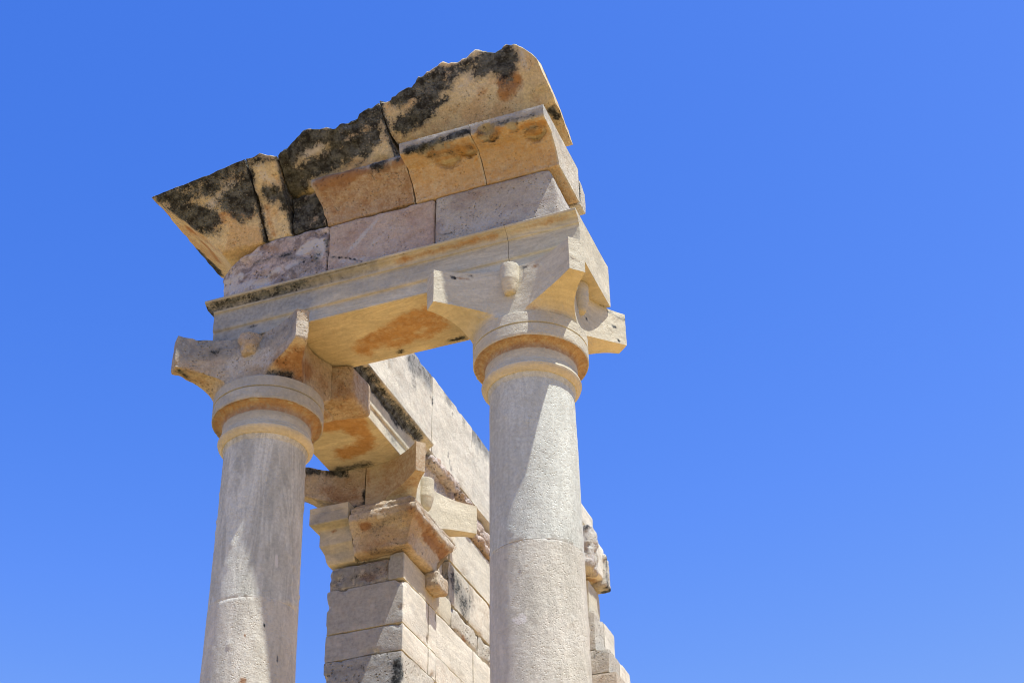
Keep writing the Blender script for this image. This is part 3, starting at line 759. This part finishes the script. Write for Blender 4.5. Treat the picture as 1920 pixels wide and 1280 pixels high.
# mouldings: clean new return at the left, a large eroded stone at the corner
def lpath(prof, legs, res=.025):
    """sweep an (out,z) outline round a convex corner; legs: [(p, dir_out)...]"""
    rows = []
    for (p, q, da, db) in legs:
        n = max(2, int(np.linalg.norm(np.array(q) - np.array(p)) / res))
        for i in range(n + 1):
            t = i / n
            rows.append([(p[0] + (q[0] - p[0]) * t + o * (da[0] + (db[0] - da[0]) * t), p[1] + (q[1] - p[1]) * t + o * (da[1] + (db[1] - da[1]) * t), z) for (o, z) in prof])
    return loft(rows)
def mould(profile, inner, legs, res=.02): 
    P = densify(soften(profile + [(inner, profile[-1][1]), (inner, profile[0][1])], .005), res)
    return lpath(P, legs, res)
NEWP = [(.0, 6.568), (.02, 6.60), (.035, 6.66), (.075, 6.715), (.085, 6.725), (.085, 6.875), (.10, 6.885), (.165, 6.895), (.18, 6.90), (.18, 7.0), (.176, 7.004), (.18, 7.008), (.18, 7.065)]
s = mould(NEWP, -.25, [((XA, 12.1), (XA, YA), (-.64, 0), (-.64, -1)), ((XA, YA), (-5.625, YA), (-.64, -1), (0, -1))])
s.rough((.003, 6, 3), seed=91); s.paint([(1, [(590, 1005), (625, 997)], 5, .8), (1, [(600, 1000), (630, 995)], 4, .6), (3, [(590, 980), (640, 970)], 30, .7), (3, [(610, 1030), (640, 1040)], 30, .6)], seed=6)
s.build('moulding', M_NEW, pier, sharp=32)
OLDP = [(.0, 6.59), (.045, 6.585), (.075, 6.60), (.085, 6.66), (.105, 6.74), (.14, 6.80), (.18, 6.835), (.195, 6.85), (.197, 6.915), (.16, 6.925), (.155, 6.94), (.165, 6.985), (.12, 7.0), (.11, 7.035)]
s = mould(OLDP, -.2, [((-5.60, YA), (XW, YA), (0, -1), (1, -1)), ((XW, YA), (XW, 12.22), (1, -1), (1, 0))], .018)
s.orient()
e = np.clip((s.V[:, 1] - 11.95) / .28, 0, 1) * np.clip((7.0 - s.V[:, 2]) / .3, 0, 1)
s.V[:, 1] -= e * .26
s.rough((.016, 4.5, 4), (.012, 14, 4), (.006, 40, 3), seed=93)
s.paint([(1, [(680, 988), (690, 985)], 7, .95), (1, [(800, 1000), (830, 1040), (850, 1060)], 12, .85), (1, [(690, 1030), (720, 1020)], 12, .4), (2, [(713, 952), (722, 948)], 5, .9), (2, [(710, 968), (720, 964)], 5, .9), (2, [(775, 945), (800, 980), (850, 1040)], 6, .7),
         (0, [(700, 990), (740, 970), (760, 960)], 6, .35), (1, [(770, 955), (800, 990)], 10, .6), (0, [(760, 1025), (700, 1035)], 6, .4)], seed=12)
s.build('moulding', M_OLD, pier, sharp=60)
s = block(-5.19, -5.045, 11.90, 12.14, 6.44, 6.60, .018, .03, seed=7)
s.rough((.02, 7, 4), (.006, 30, 3), seed=95); s.build('moulding_fragment', M_OLD, pier, sharp=60)
# core behind the mouldings
block(XA + .05, XW - .03, YA + .05, 12.35, 6.57, 7.05, .05, .02).rough((.01, 6, 3), seed=3).build('core_block', M_ROUGH, pier)
# capital in two halves
def halves(keep_right):
    s = cap_bell('square', -5.515, 11.835, .625, .668, .375, .425, 7.05, 7.185, Zb - .003, .35, .425)
    b = bmesh.new(); vs = [b.verts.new(v) for v in s.V]
    for f in s.F: b.faces.new([vs[i] for i in f])
    bmesh.ops.bisect_plane(b, geom=b.verts[:] + b.edges[:] + b.faces[:], plane_co=(-5.548 + (.004 if keep_right else -.004), 11.2, 0), plane_no=(1, -.02, 0), clear_inner=keep_right, clear_outer=not keep_right)
    bmesh.ops.holes_fill(b, edges=[e for e in b.edges if e.is_boundary], sides=0)
    b.verts.index_update(); V = np.array([v.co[:] for v in b.verts]); F = [tuple(v.index for v in f.verts) for f in b.faces]; b.free()
    return Shape(V, F).orient()
s = halves(True); s.rough((.003, 6, 3), (.0012, 40, 3), seed=97)
s.paint([(1, [(692, 905), (690, 885)], 6, .6), (1, [(745, 930), (780, 925)], 10, .35)], seed=9)
s.tone(1, lambda V: .5 * np.clip((11.45 - V[:, 1]) / .06, 0, 1))  # shade on the capital's front painted in with the rust tone
capA = s.build('capital_half', M_NEW, pier, sharp=32)
boss(-5.515, 11.835, 1, 0, .36, Zb, r=.085, h=.30, seed=4).build('boss', M_NEW, capA)
s = halves(False); s.rough((.02, 5, 4), (.006, 24, 3), seed=99)
s.paint([(0, [(570, 882), (600, 880), (640, 886)], 7, .95), (0, [(630, 890), (650, 893)], 5, .7), (1, [(620, 920), (640, 940), (665, 930)], 20, .55), (0, [(675, 950), (640, 958)], 6, .6), (0, [(682, 920), (684, 950)], 4, .8), (2, [(583, 885), (583, 910)], 3, .5), (1, [(600, 910)], 14, .35), (1, [(650, 900)], 14, .4)], seed=10)
s.build('capital_half', M_OLD, pier, sharp=60)

# ------------------------------------------------------------------ cella wall running back from the pier
wall = thing('cella_wall', (-5.525, 13.6, .6), 'high sunlit ashlar wall with a band of broken pink rubble, running back from the pier', 'wall')
YE = 14.0
def row(z0, z1, ys, mat, seed, x1=XW, **kw):
    for i in range(len(ys) - 1):
        k = dict(kw); m = mat[i % len(mat)] if isinstance(mat, list) else mat
        xo = .003 * ((seed * 7 + i * 5) % 3 - 1)
        wblock(wall, XA, x1 + xo, ys[i], ys[i + 1], z0, z1, m, seed + i, **k)
TOPST = [(3, [(775, 675), (800, 700), (840, 745), (885, 805), (915, 845)], 30, .75), (0, [(775, 680), (800, 700), (840, 745), (885, 805), (915, 845)], 16, .42), (0, [(775, 680), (775, 720)], 7, .4), (0, [(845, 745), (848, 775)], 5, .6), (0, [(870, 790), (900, 830)], 7, .5), (0, [(808, 745), (810, 755)], 4, 1)]
row(7.885, 8.735, [9.94, 11.009, 12.022, 13.035, 14.0], M_WALL, 211, rough=.004, stains=TOPST + [(2, [(760, 700), (790, 780)], 14, .4), (0, [(840, 850), (846, 880)], 3, .6)], gap=.0008, pits=40, rnd=.006)
# rubble core where the facing of the beam course has gone, with a few lumps left
def rubble(x0, x1, y0, y1, z0, z1, seed, amp=.05, mat=M_RUB, stains=(), name='rubble_core'):
    s = block(x0, x1, y0, y1, z0, z1, .02, .04, seed=seed)
    s.rough((amp, 5, 4), (amp * .7, 13, 4), (amp * .25, 40, 3), seed=seed); s.pits(60, .03, .02, seed)
    s.paint(list(stains), seed=seed, base=(.05, .08, .15))
    return s.build(name, mat, wall, sharp=70)
rubble(XA, XW - .06, 11.97, YE, 7.45, 7.87, 221, .035, stains=[(0, [(810, 850), (840, 880), (870, 930), (890, 940)], 8, .5)])
rubble(XW - .12, XW + .03, 12.0, 12.62, 7.77, 7.868, 223, .03, stains=[(0, [(808, 845), (815, 855)], 6, .6), (1, [(820, 860), (840, 885)], 7, .55)], name='facing_remnant')
rubble(XW - .12, XW + .02, 12.72, 13.06, 7.80, 7.868, 225, .03, stains=[(1, [(880, 935), (890, 945)], 6, .5)], name='facing_remnant')
rubble(XW - .14, XW + .015, 12.95, YE, 7.60, 7.74, 227, .035, name='facing_remnant')
rubble(XW - .14, XW + .04, 12.55, YE, 7.46, 7.56, 229, .03, name='facing_remnant')
# lower courses
DP = [(0, [(850, 1090), (870, 1130), (855, 1100)], 14, .55), (0, [(862, 1120), (868, 1140)], 8, .5)]
row(6.975, 7.445, [12.24, 12.46, 13.70, 14.0], M_WALL, 231)
row(6.555, 6.965, [12.44, 12.95, 14.0], [M_ROUGH, M_WALL], 235, stains=DP, pits=30)
row(6.325, 6.545, [12.50, 13.16, 13.6, 14.0], M_ROUGH, 239, rough=.012, rnd=.03, pits=30, stains=[(1, [(866, 1192), (872, 1200)], 5, .8)])
row(5.917, 6.325, [12.16, 13.03, 14.0], [M_WALL, M_WALL], 243)
row(5.670, 5.917, [12.16, 12.75, 13.5, 14.0], M_WALL, 247)
for i in range(2, len(ZC) - 1):
    o_ = (i % 2) * .4
    row(ZC[i + 1], ZC[i], [12.16, 12.95 + o_ * .5, 13.5 + o_ * .5, 14.0] , M_WALL, 251 + 4 * i, res=.06)

# ------------------------------------------------------------------ ruined jamb of the cella door wall, seen past the right column
jamb = thing('ruined_wall_end', (-4.7, 14.4, .6), 'stepped ruined wall end with a projecting rough block, peeping out behind the right column', 'wall')
def r8(x, y): return (1060 + x / 3.5556, 920 + y / 3.5556)
YD = 14.0
def jb(x1, y0, y1, z0, z1, mat, seed, x0=-5.17, **kw): return wblock(jamb, x0, x1, y0, y1, z0, z1, mat, seed, **kw)
X1 = on_y(*r8(190, 790), YD)[0]; X2 = on_y(*r8(285, 1040), YD)[0]; X3 = on_y(*r8(340, 1195), YD)[0]
y1e = on_x(*r8(328, 965), X1)[1]
Zt1 = on_y(*r8(190, 790), YD)[2]; Zt2 = on_y(*r8(285, 1040), YD)[2]; Zt3 = on_y(*r8(340, 1195), YD)[2]
ym = on_x(*r8(258, 890), X1)[1]
jb(X1, YD, ym, Zt2, Zt1, M_ROUGH, 301, rough=.010, pits=20, base=(.1, 0, 0)); jb(X1 + .002, ym, y1e, Zt2, Zt1, M_WALL, 302)
yb2 = on_x(*r8(358, 1130), X2)[1]; yb3 = on_x(*r8(430, 1215), X2)[1]
jb(X2, YD, yb2, Zt3, Zt2, M_ROUGH, 303, rough=.006, stains=[(0, [(1112, 1230), (1130, 1222)], 5, .4)]); jb(X2 + .002, yb2, yb3, Zt3, Zt2, M_WALL, 304)
jb(X3, YD, yb3 + .02, Zt3 - .42, Zt3, M_OLD, 305, rough=.006)
for k, zz in enumerate((.45, .87, 1.3, 1.72, 2.15, 2.6, 3.0)):
    jb(X3 + .02 * k, YD - .01 * k, yb3 + .05 + .02 * k, Zt3 - zz - .42, Zt3 - zz + .03 - .03, M_WALL, 310 + k, res=.07)
jb(X3 + .2, YD - .1, yb3 + .3, .6, Zt3 - 3.42, M_WALL, 319, res=.08)
# slim shaft, moulded block and the stump on top
Xs = on_y(*r8(158, 790), YD)[0]
Zs1 = on_y(*r8(150, 620), YD)[2]
jb(Xs, YD + .02, on_x(*r8(232, 800), Xs)[1], Zt1 - .02, Zs1 + .06, M_NEW, 321)
Xm = -4.25
mzb = on_x(*r8(200, 522), Xm); mzf = on_x(*r8(265, 612), Xm); mtn = on_x(*r8(185, 300), Xm); mtf = on_x(*r8(258, 385), Xm)
def wedge(V):
    V = V.copy(); t = (V[:, 2] - mzb[2]) / (mtn[2] - mzb[2]); V[:, 1] += 0 * t
    V[:, 2] += np.clip((Xm - V[:, 0]) / .25, 0, 1) * -.04 * (t < .4)
    return V
s = block(-5.0, Xm, mzb[1], mtf[1], mzb[2], (mtn[2] + mtf[2]) / 2, .02, .015, seed=9, shear=wedge)
s.rough((.008, 5, 4), (.005, 25, 3), seed=331)
s.paint([(0, [(1108, 1010), (1112, 1040), (1112, 1060)], 4, .9), (0, [(1100, 1072), (1112, 1068)], 5, .6), (1, [(1105, 1085), (1125, 1092)], 6, .6)], seed=2)
s.build('projecting_block', M_WALL, jamb, sharp=50)
rk = on_x(*r8(262, 415), -4.22); rk2 = on_x(*r8(305, 672), -4.22); rk3 = on_x(*r8(305, 480), -4.22)
s = block(-4.9, -4.22, rk[1], rk2[1] + .02, rk2[2], rk[2], .018, .03, seed=10)
s.rough((.02, 8, 4), (.008, 30, 3), seed=333)
s.paint([(0, [(1137, 1050), (1139, 1100)], 6, .5), (0, [(1130, 1110), (1143, 1108)], 5, .8)], seed=2)
s.build('projecting_block', M_ROUGH, jamb, sharp=60)
fp = on_y(*r8(180, 300), YD - .12)
s = block(-5.0, on_y(*r8(178, 400), YD - .1)[0], YD - .14, YD + .1, on_y(*r8(150, 520), YD - .1)[2], on_y(*r8(130, 232), YD - .1)[2], .02, .04, seed=11)
s.rough((.045, 7, 4), (.016, 22, 4), seed=335)
s.paint([(0, [(1093, 988), (1100, 985)], 6, .6), (1, [(1096, 1020), (1100, 1045)], 8, .4)], seed=2)
s.build('eroded_block', M_PINK, jamb, sharp=60)
Xt = -4.36
ta = on_x(*r8(104, 84), Xt); tb = on_x(*r8(182, 175), Xt); tc_ = on_x(*r8(185, 297), Xt)
s = block(-5.0, Xt, ta[1] - .02, tb[1], tc_[2], (ta[2] + tb[2]) / 2, .03, .01, seed=12); s.rough((.006, 6, 3), seed=337)
s.build('stump_block', M_WALL, jamb, sharp=50)
jb(-4.45, YD + .1, 14.7, Zs1, tc_[2] + .01, M_ROUGH, 341, x0=-5.17)

# ------------------------------------------------------------------ podium, steps and ground
def structure(s, name, mat):
    o = s.build(name, mat); o['kind'] = 'structure'; o['label'] = {'podium': 'pale paved stone platform of the temple', 'steps': 'flight of stone steps up to the temple platform', 'ground': 'dry sandy orange earth around the ruin'}[name]
    return o
def earth(name, a, b, scale):
    m = stone(name, a, b, grain=.2, bump=.6, pit=.4, bscale=12, big=scale, speck=.2); return m
M_EARTH = earth('dry_earth', (.40, .265, .10), (.36, .235, .085), .5)
M_PAVE = earth('paving', (.78, .42, .115), (.72, .38, .095), .8)
structure(block(-6.6, 2.2, 8.7, 22, -1.55, .6, .4, .02), 'podium', M_PAVE)
P = [(8.695, -1.59)]
n = 10
for i in range(n):
    y = 8.695 - .32 * (n - 1 - i + 1); 
pp = [(8.695 - .32 * n, -1.59)]
for i in range(n):
    z = -1.59 + (2.0) * (i + 1) / n
    pp += [(8.695 - .32 * (n - i), z), (8.695 - .32 * (n - i - 1), z)]
pp += [(8.695, -1.59)]
structure(beam_x(pp, -5.4, 1.0, .3), 'steps', M_PAVE)
g = 60; xs = np.sign(np.linspace(-1, 1, g)) * np.abs(np.linspace(-1, 1, g)) ** 4 * 4000
V = [(x, y + 8, -1.6) for y in xs for x in xs]
F = [(j * g + i, j * g + i + 1, (j + 1) * g + i + 1, (j + 1) * g + i) for j in range(g - 1) for i in range(g - 1)]
gs = Shape(V, F); gs.orient = lambda: gs
structure(gs, 'ground', M_EARTH)

# ------------------------------------------------------------------ light
SUN_A, SUN_E = 71.4, 67.7      # azimuth from the facade normal towards +x, elevation
sd = np.array([math.cos(math.radians(SUN_E)) * math.sin(math.radians(SUN_A)), -math.cos(math.radians(SUN_E)) * math.cos(math.radians(SUN_A)), math.sin(math.radians(SUN_E))])
sun = bpy.data.lights.new('sun', 'SUN'); sun.energy = 5.0; sun.angle = math.radians(.53); sun.color = (1, .98, .90)
so = bpy.data.objects.new('sun', sun); col.objects.link(so); so.location = (0, 0, 30)
so.rotation_euler = Vector(sd).to_track_quat('Z', 'Y').to_euler()
w = bpy.data.worlds.new('World'); scene.world = w; w.use_nodes = True
nt = w.node_tree; bg = nt.nodes['Background']
sky = nt.nodes.new('ShaderNodeTexSky'); sky.sky_type = 'NISHITA'; sky.sun_disc = False
sky.sun_elevation = math.radians(SUN_E); sky.sun_rotation = math.atan2(sd[0], sd[1])
sky.altitude = 0; sky.air_density = 1.0; sky.dust_density = .6; sky.ozone_density = 3.0
# the deep, clear blue of a dry summer sky
sep = nt.nodes.new('ShaderNodeSeparateColor'); com = nt.nodes.new('ShaderNodeCombineColor'); nt.links.new(sky.outputs[0], sep.inputs[0])
for i, (k, g, top) in enumerate(((.455, 2.7, 1.15), (.575, 1.6, 2.4), (1.83, .85, 5.3))):
    p = nt.nodes.new('ShaderNodeMath'); p.operation = 'POWER'; p.inputs[1].default_value = g; nt.links.new(sep.outputs[i], p.inputs[0])
    q = nt.nodes.new('ShaderNodeMath'); q.operation = 'MULTIPLY'; q.inputs[1].default_value = k; nt.links.new(p.outputs[0], q.inputs[0])
    r = nt.nodes.new('ShaderNodeMath'); r.operation = 'MINIMUM'; r.inputs[1].default_value = top; nt.links.new(q.outputs[0], r.inputs[0])
    nt.links.new(r.outputs[0], com.inputs[i])
nt.links.new(com.outputs[0], bg.inputs[0]); bg.inputs[1].default_value = .13

scene.cycles.filter_width = 1.0
scene.view_settings.view_transform = 'Standard'; scene.view_settings.look = 'None'
scene.view_settings.exposure = 0.45; scene.view_settings.gamma = 1
for o in bpy.data.objects:
    if 'origin' in o: del o['origin']
